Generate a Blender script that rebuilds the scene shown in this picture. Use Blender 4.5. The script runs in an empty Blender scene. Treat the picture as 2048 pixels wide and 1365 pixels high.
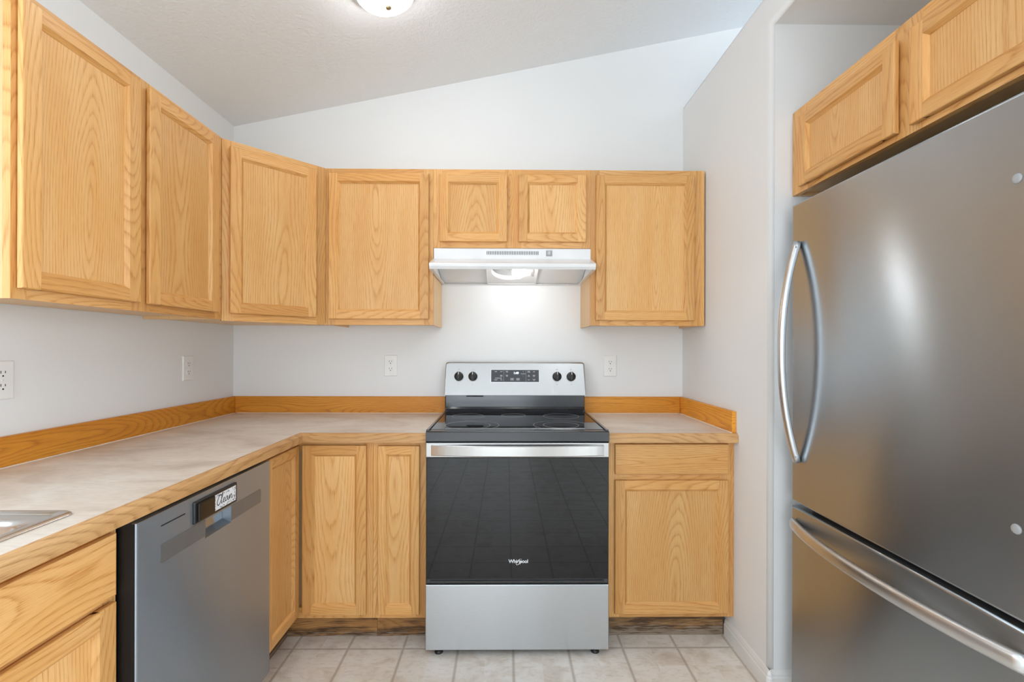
import bpy, bmesh, math, random
from mathutils import Vector, Matrix
random.seed(11)
scene = bpy.context.scene
COL = scene.collection
R = math.radians

# ------------------------------------------------------------------ camera, world, light, exposure
cd = bpy.data.cameras.new('camera'); cam = bpy.data.objects.new('camera', cd); COL.objects.link(cam)
cam.location = (-0.0474, -2.6672, 1.2634)
cam.rotation_mode = 'XYZ'
CAM_YAW, CAM_ROLL = 0.0110, 0.0025
cam.matrix_world = (Matrix.Translation(cam.location) @ Matrix.Rotation(-CAM_YAW, 4, 'Z')
                    @ Matrix.Rotation(R(90), 4, 'X') @ Matrix.Rotation(CAM_ROLL, 4, 'Z'))
cd.sensor_width = 36.0; cd.lens = 967.3 / 2048 * 36
cd.shift_x = 0.0003; cd.shift_y = 0.0071
cd.clip_start = 0.02
scene.camera = cam

scene.view_settings.view_transform = 'Standard'
scene.view_settings.look = 'None'
scene.view_settings.gamma = 1
scene.view_settings.exposure = -0.04
scene.view_settings.use_curve_mapping = False
scene.cycles.use_denoising = True
scene.cycles.max_bounces = 10
scene.cycles.diffuse_bounces = 6
scene.cycles.sample_clamp_indirect = 6

wd = bpy.data.worlds.new('world'); scene.world = wd; wd.use_nodes = True
wd.node_tree.nodes['Background'].inputs[0].default_value = (0.80, 0.90, 1.0, 1)
wd.node_tree.nodes['Background'].inputs[1].default_value = 1.9

def area_light(name, loc, rot, sx, sy, power, col):
    l = bpy.data.lights.new(name, 'AREA'); l.shape = 'RECTANGLE'; l.size = sx; l.size_y = sy
    l.energy = power; l.color = col
    o = bpy.data.objects.new(name, l); o.location = loc; o.rotation_euler = rot; COL.objects.link(o)
    return o
DAY = (0.84, 0.93, 1.0)
area_light('fill_rear', (-0.45, -6.56, 1.15), (R(90), 0, 0), 1.7, 1.9, 50, DAY)  # added fill from behind the camera, its source unseen
area_light('fill_rear_side', (2.6, -6.56, 1.15), (R(90), 0, 0), 1.7, 1.9, 42, DAY)  # second added fill, behind the camera and off to the right
area_light('fill_side', (4.46, -3.6, 1.45), (R(90), 0, R(90)), 1.9, 1.9, 130, DAY)  # added fill that lights the left wall from the right, source unseen
area_light('daylight_sink', (-1.66, -2.35, 1.62), (R(90), 0, R(-90)), 1.06, 0.96, 16, DAY)
BULB = 44.0      # radiance of the hood bulb
DOME = 21.0       # radiance of the ceiling domes

# ------------------------------------------------------------------ dimensions shared by the fitted kitchen
XL, XR = -1.543, 0.927           # side walls
UB, UT, UF = 1.375, 2.133, -0.3136   # upper cabinets: bottom, top, face plane
CT, CB = 0.907, 0.869            # worktop top and underside
SLOPE = 0.2044
def ceil_z(x): return 2.476 + SLOPE * (x + 1.546)

# ------------------------------------------------------------------ materials
def nmat(name):
    m = bpy.data.materials.new(name); m.use_nodes = True
    return m, m.node_tree, m.node_tree.nodes['Principled BSDF']
def N(t, kind, **kw):
    n = t.nodes.new(kind)
    for k, v in kw.items():
        if k.startswith('i_'): n.inputs[int(k[2:]) if k[2:].isdigit() else k[2:]].default_value = v
        else: setattr(n, k, v)
    return n
def L(t, a, b): t.links.new(a, b)
def MA(t, op, a, b=None, c=None):
    n = t.nodes.new('ShaderNodeMath'); n.operation = op
    for i, v in enumerate((a, b, c)):
        if v is None: continue
        if isinstance(v, (int, float)): n.inputs[i].default_value = v
        else: t.links.new(v, n.inputs[i])
    return n.outputs[0]
def ramp(t, fac, stops, interp='LINEAR'):
    n = t.nodes.new('ShaderNodeValToRGB'); n.color_ramp.interpolation = interp
    e = n.color_ramp.elements
    while len(e) < len(stops): e.new(0.5)
    for i, (p, c) in enumerate(stops):
        e[i].position = p; e[i].color = (c[0], c[1], c[2], 1)
    t.links.new(fac, n.inputs[0]); return n.outputs[0]
def mix(t, fac, a, b, mode='MIX'):
    n = t.nodes.new('ShaderNodeMix'); n.data_type = 'RGBA'; n.blend_type = mode
    for s, v in ((n.inputs[0], fac), (n.inputs[6], a), (n.inputs[7], b)):
        if isinstance(v, (int, float)): s.default_value = v
        elif isinstance(v, tuple): s.default_value = (v[0], v[1], v[2], 1)
        else: t.links.new(v, s)
    return n.outputs[2]
def comb(t, x, y, z=0.0):
    n = t.nodes.new('ShaderNodeCombineXYZ')
    for i, v in enumerate((x, y, z)):
        if isinstance(v, (int, float)): n.inputs[i].default_value = v
        else: t.links.new(v, n.inputs[i])
    return n.outputs[0]
def noise(t, vec, scale=1.0, detail=2.0, rough=0.5, dist=0.0):
    n = t.nodes.new('ShaderNodeTexNoise'); n.inputs['Scale'].default_value = scale
    n.inputs['Detail'].default_value = detail; n.inputs['Roughness'].default_value = rough
    n.inputs['Distortion'].default_value = dist
    t.links.new(vec, n.inputs['Vector']); return n.outputs[0]
def bump(t, b, h, strength, dist):
    n = t.nodes.new('ShaderNodeBump'); n.inputs['Strength'].default_value = strength
    n.inputs['Distance'].default_value = dist
    t.links.new(h, n.inputs['Height']); t.links.new(n.outputs[0], b.inputs['Normal'])

def plain(name, col, rough=0.5, metal=0.0, spec=0.5, coat=0.0):
    m, t, b = nmat(name)
    b.inputs['Base Color'].default_value = (*col, 1); b.inputs['Roughness'].default_value = rough
    b.inputs['Metallic'].default_value = metal; b.inputs['Specular IOR Level'].default_value = spec
    b.inputs['Coat Weight'].default_value = coat
    # a trace of tonal variation so that no surface is perfectly even
    tc = N(t, 'ShaderNodeTexCoord'); n = noise(t, tc.outputs['Object'], 9, 3)
    v = ramp(t, n, [(0.3, [c * 0.96 for c in col]), (0.7, [min(1, c * 1.03) for c in col])])
    L(t, v, b.inputs['Base Color'])
    return m

def oak(name, light, mid, dark, rough=0.38, freq=125.0, contrast=1.0, wear=None):
    m, t, b = nmat(name)
    uv = N(t, 'ShaderNodeUVMap'); uv.uv_map = 'grain'
    sp = N(t, 'ShaderNodeSeparateXYZ'); L(t, uv.outputs[0], sp.inputs[0])
    u, v = sp.outputs[0], sp.outputs[1]
    seed = MA(t, 'FLOOR', MA(t, 'DIVIDE', u, 10.0))
    wn = N(t, 'ShaderNodeTexWhiteNoise', noise_dimensions='1D'); L(t, seed, wn.inputs['W'])
    # distance from the pith, wandering along the board: gives cathedrals and straight grain
    wand = noise(t, comb(t, MA(t, 'MULTIPLY', u, 0.85), 3.7), 1.0, 1.0)
    d = MA(t, 'MULTIPLY_ADD', wand, 0.30, -0.10)
    vo = MA(t, 'MULTIPLY_ADD', noise(t, comb(t, MA(t, 'MULTIPLY', u, 0.9), 9.1), 1.0, 1.0), 0.10, -0.05)
    vv = MA(t, 'ADD', v, vo)
    r = MA(t, 'SQRT', MA(t, 'ADD', MA(t, 'MULTIPLY', vv, vv), MA(t, 'MULTIPLY', d, d)))
    wob = noise(t, comb(t, MA(t, 'MULTIPLY', u, 4.0), MA(t, 'MULTIPLY', v, 30.0)), 1.0, 3.0, 0.5)
    ph = MA(t, 'ADD', MA(t, 'MULTIPLY', r, freq), MA(t, 'MULTIPLY', wob, 1.2))
    fr = MA(t, 'FRACT', ph)
    pores = noise(t, comb(t, MA(t, 'MULTIPLY', u, 16.0), MA(t, 'MULTIPLY', v, 480.0)), 1.0, 2.0, 0.6)
    ring = ramp(t, fr, [(0.0, (0.55,) * 3), (0.07, (1.0,) * 3), (0.26, (0.35,) * 3), (0.60, (0.0,) * 3), (0.92, (0.08,) * 3), (1.0, (0.55,) * 3)])
    pm = ramp(t, pores, [(0.44, (0, 0, 0)), (0.66, (1, 1, 1))])
    ringf = MA(t, 'MULTIPLY', ring, MA(t, 'MULTIPLY_ADD', pm, 0.75, 0.42))
    base = mix(t, ramp(t, noise(t, comb(t, MA(t, 'MULTIPLY', u, 1.7), MA(t, 'MULTIPLY', v, 13.0)), 1.0, 2.0), [(0.3, (0,) * 3), (0.7, (1,) * 3)]), light, mid)
    c = mix(t, MA(t, 'MULTIPLY', ringf, 0.88 * contrast), base, dark)
    c = mix(t, MA(t, 'MULTIPLY', pm, 0.24 * contrast), c, dark)
    tone = ramp(t, wn.outputs[0], [(0.0, (0.84, 0.81, 0.76)), (0.5, (0.97, 0.96, 0.95)), (1.0, (1.06, 1.07, 1.09))])
    c = mix(t, 1.0, c, tone, 'MULTIPLY')
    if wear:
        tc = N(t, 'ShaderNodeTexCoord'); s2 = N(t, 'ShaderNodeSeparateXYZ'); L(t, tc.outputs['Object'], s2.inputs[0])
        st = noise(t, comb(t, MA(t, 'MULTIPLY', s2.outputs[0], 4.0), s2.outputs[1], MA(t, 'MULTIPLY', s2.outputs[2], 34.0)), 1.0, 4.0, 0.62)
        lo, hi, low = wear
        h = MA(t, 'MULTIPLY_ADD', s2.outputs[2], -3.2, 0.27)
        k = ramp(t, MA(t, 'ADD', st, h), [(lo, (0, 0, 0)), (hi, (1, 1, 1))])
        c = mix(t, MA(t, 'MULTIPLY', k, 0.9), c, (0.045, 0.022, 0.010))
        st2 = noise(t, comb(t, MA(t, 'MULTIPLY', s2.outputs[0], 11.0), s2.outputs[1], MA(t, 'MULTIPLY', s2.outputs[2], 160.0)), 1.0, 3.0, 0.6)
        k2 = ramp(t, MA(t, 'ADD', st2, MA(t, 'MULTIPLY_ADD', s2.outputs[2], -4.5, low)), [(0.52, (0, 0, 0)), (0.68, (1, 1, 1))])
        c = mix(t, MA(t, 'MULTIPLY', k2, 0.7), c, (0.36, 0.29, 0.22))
    L(t, c, b.inputs['Base Color'])
    b.inputs['Roughness'].default_value = rough
    b.inputs['Specular IOR Level'].default_value = 0.45
    bump(t, b, MA(t, 'ADD', ringf, pm), 0.12, 0.0006)
    return m

def steel(name, col, rough=0.3, aniso=0.75, rot=0.0, streak=0.05, metal=1.0):
    m, t, b = nmat(name)
    uv = N(t, 'ShaderNodeUVMap'); uv.uv_map = 'grain'
    sp = N(t, 'ShaderNodeSeparateXYZ'); L(t, uv.outputs[0], sp.inputs[0])
    br = noise(t, comb(t, MA(t, 'MULTIPLY', sp.outputs[0], 26.0), MA(t, 'MULTIPLY', sp.outputs[1], 1500.0)), 1.0, 2.0)
    c = ramp(t, br, [(0.25, [x * (1 - streak) for x in col]), (0.75, [min(1, x * (1 + streak)) for x in col])])
    L(t, c, b.inputs['Base Color'])
    b.inputs['Metallic'].default_value = metal
    b.inputs['Roughness'].default_value = rough
    b.inputs['Anisotropic'].default_value = aniso
    b.inputs['Anisotropic Rotation'].default_value = rot
    tg = N(t, 'ShaderNodeTangent', direction_type='UV_MAP'); tg.uv_map = 'grain'
    L(t, tg.outputs[0], b.inputs['Tangent'])
    bump(t, b, br, 0.03, 0.0003)
    return m

def paint(name, col, scale, strength, dist=0.002):
    m, t, b = nmat(name)
    tc = N(t, 'ShaderNodeTexCoord')
    n1 = noise(t, tc.outputs['Object'], scale, 3, 0.55, 0.4)
    n2 = noise(t, tc.outputs['Object'], 1.3, 2)
    L(t, ramp(t, n2, [(0.3, [c * 0.975 for c in col]), (0.7, col)]), b.inputs['Base Color'])
    b.inputs['Roughness'].default_value = 0.62; b.inputs['Specular IOR Level'].default_value = 0.35
    bump(t, b, n1, strength, dist)
    return m

def vinyl(name):
    m, t, b = nmat(name)
    tc = N(t, 'ShaderNodeTexCoord'); sp = N(t, 'ShaderNodeSeparateXYZ'); L(t, tc.outputs['Object'], sp.inputs[0])
    P = 0.2305
    def cell(o, off):
        s = MA(t, 'DIVIDE', MA(t, 'SUBTRACT', o, off), P)
        s = MA(t, 'ADD', s, 0.5)
        f = MA(t, 'SUBTRACT', s, MA(t, 'FLOOR', s))
        return MA(t, 'MULTIPLY', MA(t, 'ABSOLUTE', MA(t, 'SUBTRACT', f, 0.5)), P), MA(t, 'FLOOR', s)
    dx, ix = cell(sp.outputs[0], -0.016); dy, iy = cell(sp.outputs[1], -0.632)
    wv = noise(t, tc.outputs['Object'], 28, 2)
    dist = MA(t, 'ADD', MA(t, 'MINIMUM', dx, dy), MA(t, 'MULTIPLY_ADD', wv, 0.002, -0.001))
    g = ramp(t, dist, [(0.0028, (1, 1, 1)), (0.0058, (0, 0, 0))])
    rim = ramp(t, dist, [(0.004, (0, 0, 0)), (0.0065, (1, 1, 1)), (0.011, (0, 0, 0))])
    wn = N(t, 'ShaderNodeTexWhiteNoise', noise_dimensions='2D'); L(t, comb(t, ix, iy), wn.inputs['Vector'])
    off = MA(t, 'MULTIPLY', wn.outputs[0], 31.0)
    vec = comb(t, MA(t, 'ADD', sp.outputs[0], off), sp.outputs[1], off)
    m1 = noise(t, vec, 9, 5, 0.6, 0.6)
    m2 = noise(t, comb(t, MA(t, 'MULTIPLY', sp.outputs[0], 30.0), MA(t, 'MULTIPLY', sp.outputs[1], 70.0), off), 1.0, 4, 0.65)
    c = ramp(t, m1, [(0.30, (0.66, 0.585, 0.495)), (0.50, (0.82, 0.77, 0.70)), (0.70, (0.86, 0.83, 0.79))])
    c = mix(t, MA(t, 'MULTIPLY', ramp(t, m2, [(0.52, (0,) * 3), (0.75, (1,) * 3)]), 0.45), c, (0.46, 0.39, 0.32))
    c = mix(t, MA(t, 'MULTIPLY', rim, 0.30), c, (0.78, 0.72, 0.64))
    c = mix(t, MA(t, 'MULTIPLY', g, 0.75), c, (0.40, 0.345, 0.28))
    L(t, c, b.inputs['Base Color'])
    b.inputs['Roughness'].default_value = 0.36; b.inputs['Specular IOR Level'].default_value = 0.4
    bump(t, b, MA(t, 'SUBTRACT', MA(t, 'MULTIPLY', m2, 0.25), g), 0.25, 0.0015)
    return m

def laminate(name):
    m, t, b = nmat(name)
    tc = N(t, 'ShaderNodeTexCoord'); sp = N(t, 'ShaderNodeSeparateXYZ'); L(t, tc.outputs['Object'], sp.inputs[0])
    v1 = comb(t, MA(t, 'MULTIPLY', sp.outputs[0], 3.0), MA(t, 'MULTIPLY', sp.outputs[1], 5.5), 0.0)
    a = noise(t, v1, 1.0, 5, 0.6, 0.8)
    f = noise(t, comb(t, MA(t, 'MULTIPLY', sp.outputs[0], 26.0), MA(t, 'MULTIPLY', sp.outputs[1], 75.0)), 1.0, 4, 0.65)
    c = ramp(t, a, [(0.30, (0.54, 0.445, 0.36)), (0.50, (0.71, 0.625, 0.54)), (0.70, (0.78, 0.72, 0.65))])
    c = mix(t, MA(t, 'MULTIPLY', ramp(t, f, [(0.46, (0,) * 3), (0.72, (1,) * 3)]), 0.35), c, (0.46, 0.39, 0.32))
    L(t, c, b.inputs['Base Color'])
    b.inputs['Roughness'].default_value = 0.40; b.inputs['Specular IOR Level'].default_value = 0.45
    return m

def emis(name, col, s):
    m, t, b = nmat(name)
    b.inputs['Base Color'].default_value = (*col, 1)
    b.inputs['Emission Color'].default_value = (*col, 1); b.inputs['Emission Strength'].default_value = s
    return m

OAK = oak('honey_oak', (0.79, 0.465, 0.180), (0.71, 0.355, 0.105), (0.50, 0.20, 0.040))
OAKP = oak('honey_oak_veneer', (0.82, 0.505, 0.215), (0.76, 0.41, 0.140), (0.56, 0.245, 0.055), freq=120)
TRIM = oak('amber_oak', (0.84, 0.37, 0.040), (0.72, 0.275, 0.020), (0.44, 0.135, 0.010), rough=0.42)
EDGE = oak('worn_oak_edge', (0.70, 0.42, 0.19), (0.58, 0.31, 0.115), (0.34, 0.16, 0.05), rough=0.45)
CARC = oak('pale_cabinet_side', (0.82, 0.56, 0.29), (0.78, 0.50, 0.24), (0.62, 0.36, 0.14), contrast=0.5)
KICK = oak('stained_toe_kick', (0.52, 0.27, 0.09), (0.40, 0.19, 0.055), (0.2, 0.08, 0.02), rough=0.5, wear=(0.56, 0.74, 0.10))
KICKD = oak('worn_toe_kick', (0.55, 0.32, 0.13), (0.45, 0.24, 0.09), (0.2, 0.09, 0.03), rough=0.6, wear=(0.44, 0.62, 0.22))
WALL = paint('wall_paint', (0.80, 0.805, 0.805), 130, 0.10)
CEIL = paint('ceiling_texture', (0.83, 0.855, 0.885), 62, 0.75, 0.004)
BASEB = plain('baseboard_gloss_paint', (0.80, 0.79, 0.77), 0.3)
FLOOR = vinyl('vinyl_tile_floor')
LAM = laminate('mottled_laminate')
STEEL = steel('brushed_steel', (0.49, 0.505, 0.52), 0.30, 0.8, 0.25)
STEELG = steel('backguard_steel', (0.46, 0.45, 0.44), 0.20, 0.3, 0.25)
STEELF = steel('dark_brushed_steel', (0.44, 0.475, 0.505), 0.27, 0.97, 0.25, metal=0.97)
STEELD = steel('grey_brushed_steel', (0.32, 0.352, 0.385), 0.32, 0.95, 0.25, metal=0.65)
SATIN = plain('satin_aluminium', (0.66, 0.67, 0.68), 0.34, 1.0)
SINKM = steel('sink_steel', (0.66, 0.645, 0.625), 0.24, 0.4)
BLACKG = plain('black_glass', (0.012, 0.012, 0.014), 0.04, 0.0, 0.9)
OVENG = plain('oven_glass', (0.0035, 0.004, 0.0055), 0.02, 0.0, 0.52)
ENAM = plain('black_enamel', (0.030, 0.032, 0.037), 0.16, 0.0, 0.7)
BLACKP = plain('black_plastic', (0.014, 0.014, 0.014), 0.38)
GASK = plain('dark_shadow_rubber', (0.010, 0.010, 0.010), 0.7)
PANEL = plain('charcoal_panel', (0.045, 0.045, 0.050), 0.22)
WHITE = plain('white_enamel', (0.80, 0.80, 0.80), 0.22)
WPLAS = plain('white_plastic', (0.82, 0.815, 0.80), 0.3)
GREYP = plain('grey_plastic', (0.36, 0.36, 0.36), 0.4)
PRINT = plain('pale_print', (0.72, 0.73, 0.75), 0.5)
RINGM = plain('burner_ring_print', (0.30, 0.30, 0.31), 0.4)
CARD = plain('white_card', (0.80, 0.80, 0.82), 0.5)
INK = plain('black_ink', (0.02, 0.02, 0.025), 0.6)
CAULK = plain('cream_caulk', (0.78, 0.70, 0.60), 0.6)
CHROME = plain('chrome', (0.75, 0.75, 0.76), 0.12, 1.0)
BRASS = plain('antique_brass', (0.42, 0.34, 0.21), 0.3, 1.0)
DIGIT = emis('white_digits', (0.75, 0.85, 1.0), 1.6)
LAMP = emis('frosted_glass_lit', (0.97, 0.985, 1.0), DOME)
BULBM = emis('bulb_lit', (1.0, 0.985, 0.96), BULB)

# ------------------------------------------------------------------ mesh helpers
def new_bm():
    bm = bmesh.new(); bm.loops.layers.uv.new('grain'); return bm
def map_uv(bm, faces, grain, mid, rnd=True):
    uvl = bm.loops.layers.uv['grain']
    ou = (random.randint(0, 60) * 10 + 2 + random.random() * 5) if rnd else 0.0
    ov = random.uniform(-0.05, 0.05) if rnd else 0.0
    for f in faces:
        n = f.normal; k = max(range(3), key=lambda i: abs(n[i]))
        oth = [i for i in range(3) if i != grain]
        a = [i for i in oth if i != k]
        a = a[0] if a else oth[0]
        if k == grain: ga, a = oth[0], oth[1]
        else: ga = grain
        for lp in f.loops:
            c = lp.vert.co
            lp[uvl].uv = (c[ga] - mid[ga] + ou, c[a] - mid[a] + ov)
def box(bm, lo, hi, grain=0, bevels=(), rnd=True):
    """bevels: list of (list of edge specs like '-x-y' / 'all', offset, segments)"""
    lo = Vector(lo); hi = Vector(hi)
    tb = bmesh.new(); tb.loops.layers.uv.new('grain')
    vs = [tb.verts.new((x, y, z)) for x in (lo.x, hi.x) for y in (lo.y, hi.y) for z in (lo.z, hi.z)]
    for q in ((0, 1, 3, 2), (4, 6, 7, 5), (0, 4, 5, 1), (2, 3, 7, 6), (0, 2, 6, 4), (1, 5, 7, 3)):
        tb.faces.new([vs[i] for i in q])
    bmesh.ops.recalc_face_normals(tb, faces=tb.faces)
    for specs, off, seg in bevels:
        es = []
        for e in tb.edges:
            if specs == 'all': es.append(e); continue
            for s in specs:
                ok = True
                for i in range(0, len(s), 2):
                    ax = 'xyz'.index(s[i + 1]); val = lo[ax] if s[i] == '-' else hi[ax]
                    if any(abs(v.co[ax] - val) > 1e-6 for v in e.verts): ok = False
                if ok: es.append(e); break
        if es: bmesh.ops.bevel(tb, geom=es, offset=off, segments=seg, affect='EDGES', profile=0.5, clamp_overlap=True)
    tb.normal_update()
    map_uv(tb, tb.faces, grain, (lo + hi) / 2, rnd)
    append(bm, tb)
def append(bm, tb, mat=None):
    me = bpy.data.meshes.new('tmp'); tb.to_mesh(me); tb.free()
    if mat is not None: me.transform(mat)
    bm.from_mesh(me); bpy.data.meshes.remove(me)
def prism(bm, poly, axis, a0, a1, grain=None, rnd=True, bevel=None):
    """poly: 2-D outline in the two axes other than `axis` (in x,y,z order), extruded a0..a1 along axis"""
    oth = [i for i in range(3) if i != axis]
    tb = bmesh.new(); tb.loops.layers.uv.new('grain')
    def mk(a):
        r = []
        for p in poly:
            c = [0, 0, 0]; c[oth[0]] = p[0]; c[oth[1]] = p[1]; c[axis] = a; r.append(tb.verts.new(c))
        return r
    A, B = mk(a0), mk(a1); n = len(poly)
    tb.faces.new(A); tb.faces.new(B[::-1])
    for i in range(n): tb.faces.new((A[i], B[i], B[(i + 1) % n], A[(i + 1) % n]))
    bmesh.ops.recalc_face_normals(tb, faces=tb.faces)
    if bevel:
        es = [e for e in tb.edges if bevel[0](e)]
        bmesh.ops.bevel(tb, geom=es, offset=bevel[1], segments=bevel[2], affect='EDGES', profile=0.5)
    tb.normal_update()
    mid = Vector((0, 0, 0))
    for v in tb.verts: mid += v.co / len(tb.verts)
    map_uv(tb, tb.faces, axis if grain is None else grain, mid, rnd)
    append(bm, tb)
def sweep(bm, path, sect, up, grain=0, closed=False):
    """sweep a 2-D section (list of (a,b)) or a function i->section along path points"""
    tb = bmesh.new(); uvl = tb.loops.layers.uv.new('grain')
    P = [Vector(p) for p in path]; n = len(P); up = Vector(up); rings = []; acc = 0
    for i, p in enumerate(P):
        if closed: d = P[(i + 1) % n] - P[i - 1]
        else: d = (P[min(i + 1, n - 1)] - P[max(i - 1, 0)])
        d.normalize(); s = d.cross(up).normalized(); w = s.cross(d).normalized()
        sc = sect(i / (n - 1)) if callable(sect) else sect
        rings.append([tb.verts.new(p + s * a + w * b) for a, b in sc])
    m = len(rings[0])
    for i in range(n if closed else n - 1):
        A, B = rings[i], rings[(i + 1) % n]
        for j in range(m):
            f = tb.faces.new((A[j], A[(j + 1) % m], B[(j + 1) % m], B[j])); f.smooth = True
            for lp, uv in zip(f.loops, ((i, j), (i, j + 1), (i + 1, j + 1), (i + 1, j))): lp[uvl].uv = (uv[0] * 0.02, uv[1] * 0.004)
    if not closed:
        tb.faces.new(rings[0][::-1]); tb.faces.new(rings[-1])
    bmesh.ops.recalc_face_normals(tb, faces=tb.faces)
    append(bm, tb)
def lathe(bm, prof, origin=(0, 0, 0), mat=None, seg=48, smooth=True, mod=None):
    """prof: list of (r,z) revolved about local z"""
    tb = bmesh.new(); uvl = tb.loops.layers.uv.new('grain'); rings = []
    for r, z in prof:
        ring = []
        for j in range(seg):
            a = 2 * math.pi * j / seg
            rr, zz = (r, z) if mod is None else mod(r, z, a)
            ring.append(tb.verts.new((rr * math.cos(a), rr * math.sin(a), zz)))
        rings.append(ring)
    for i in range(len(rings) - 1):
        for j in range(seg):
            f = tb.faces.new((rings[i][j], rings[i][(j + 1) % seg], rings[i + 1][(j + 1) % seg], rings[i + 1][j])); f.smooth = smooth
            for lp in f.loops: lp[uvl].uv = (lp.vert.co.x, lp.vert.co.y)
    bmesh.ops.remove_doubles(tb, verts=tb.verts, dist=1e-6)
    bmesh.ops.recalc_face_normals(tb, faces=tb.faces)
    M = Matrix.Translation(origin) @ (mat if mat is not None else Matrix.Identity(4))
    append(bm, tb, M)
def text(bm, s, size, M, shear=0.0, align='CENTER', extrude=0.0002, spacing=1.0, offset=0.0):
    cu = bpy.data.curves.new('txt', 'FONT'); cu.body = s; cu.size = size; cu.align_x = align; cu.align_y = 'CENTER'
    cu.shear = shear; cu.extrude = extrude; cu.space_character = spacing; cu.offset = offset; cu.resolution_u = 4
    ob = bpy.data.objects.new('txt', cu); COL.objects.link(ob)
    dg = bpy.context.evaluated_depsgraph_get(); dg.update()
    me = bpy.data.meshes.new_from_object(ob.evaluated_get(dg)); me.transform(M); bm.from_mesh(me)
    bpy.data.objects.remove(ob); bpy.data.curves.remove(cu); bpy.data.meshes.remove(me)

def obj(name, bm, mat, parent=None, loc=None, rot=None):
    me = bpy.data.meshes.new(name); bm.to_mesh(me); bm.free()
    me.materials.append(mat)
    o = bpy.data.objects.new(name, me); COL.objects.link(o)
    if parent is not None: o.parent = parent
    if loc is not None: o.location = loc
    if rot is not None: o.rotation_euler = rot
    return o
def tag(o, label, cat, group=None):
    o['label'] = label; o['category'] = cat
    if group: o['group'] = group
    return o
def thing(name, label, cat, loc=(0, 0, 0), rz=0.0, group=None):
    o = bpy.data.objects.new(name, None); COL.objects.link(o); o.empty_display_size = 0.1
    o.location = loc; o.rotation_euler = (0, 0, rz)
    return tag(o, label, cat, group)
def struct(name, bm, mat):
    o = obj(name, bm, mat); o['kind'] = 'structure'; return o
def copy_tree(o, parent=None):
    c = o.copy(); COL.objects.link(c)
    if parent is not None: c.parent = parent
    for ch in list(o.children): copy_tree(ch, c)
    return c
X90 = Matrix.Rotation(R(90), 4, 'X')      # turns the text plane (x,y) to face -y

# ------------------------------------------------------------------ the room
REAR, FARX = -6.5, 4.4
bm = new_bm(); box(bm, (-1.75, REAR - 0.1, -0.06), (FARX + 0.1, 0.1, 0)); struct('floor', bm, FLOOR)
bm = new_bm()
prism(bm, [(-1.75, ceil_z(-1.75)), (FARX + 0.1, ceil_z(FARX + 0.1)), (FARX + 0.1, ceil_z(FARX + 0.1) + 0.1), (-1.75, ceil_z(-1.75) + 0.1)], 1, REAR - 0.1, 0.1)
struct('ceiling', bm, CEIL)
bm = new_bm()
prism(bm, [(-1.75, 0), (FARX + 0.1, 0), (FARX + 0.1, ceil_z(FARX + 0.1)), (-1.75, ceil_z(-1.75))], 1, 0, 0.1)
struct('wall_back', bm, WALL)
def wall_with_holes(name, axis, a0, a1, u0, u1, top, holes):
    """wall slab between a0..a1 on `axis`, spanning u0..u1 on the other horizontal axis; holes (ua,ub,za,zb)"""
    bm = new_bm(); cuts = sorted({u0, u1, *[h[0] for h in holes], *[h[1] for h in holes]})
    def slab(ua, ub, za, zb_a, zb_b):
        prism_pts = [(ua, za), (ub, za), (ub, zb_b), (ua, zb_a)]
        prism(bm, prism_pts, axis, a0, a1)
    for ua, ub in zip(cuts, cuts[1:]):
        h = [q for q in holes if q[0] <= ua + 1e-6 and q[1] >= ub - 1e-6]
        if h:
            slab(ua, ub, 0, h[0][2], h[0][2]); slab(ua, ub, h[0][3], top(ua), top(ub))
        else: slab(ua, ub, 0, top(ua), top(ub))
    bmesh.ops.remove_doubles(bm, verts=bm.verts, dist=1e-5)
    return struct(name, bm, WALL)
wall_with_holes('wall_left', 0, -1.64, XL, REAR, 0, lambda u: ceil_z(XL), [(-2.9, -1.8, 1.10, 2.12)])
wall_with_holes('wall_rear', 1, REAR - 0.1, REAR, XL, FARX, ceil_z, [(-1.35, 0.45, 0.15, 2.15), (1.7, 3.5, 0.15, 2.15)])
wall_with_holes('wall_far_right', 0, FARX, FARX + 0.1, REAR, 0, lambda u: ceil_z(FARX), [(-4.6, -2.6, 0.45, 2.45)])
# stub wall with the refrigerator alcove cut into it, bullnose corners
AY, AZ, AT, AE = -0.887, 2.467, 2.605, -1.92
bm = new_bm()
def nose(e):
    a, b = e.verts
    if abs(a.co.x - XR) > 1e-5 or abs(b.co.x - XR) > 1e-5: return False
    m = (a.co + b.co) / 2
    return (AE - 0.01 < m.y < AY + 0.01 and m.z < AZ + 0.01 and m.z > 0.02) or abs(m.z - AT) < 1e-4
prism(bm, [(0, 0), (0, AT), (-2.04, AT), (-2.04, 0), (AE, 0), (AE, AZ), (AY, AZ), (AY, 0)], 0, XR, 1.75, bevel=(nose, 0.018, 5))
for f in bm.faces:
    if f.calc_area() < 0.03: f.smooth = True
struct('wall_right', bm, WALL)
bm = new_bm(); box(bm, (1.64, AE, 0), (1.70, AY, AZ)); struct('wall_alcove', bm, WALL)
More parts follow.
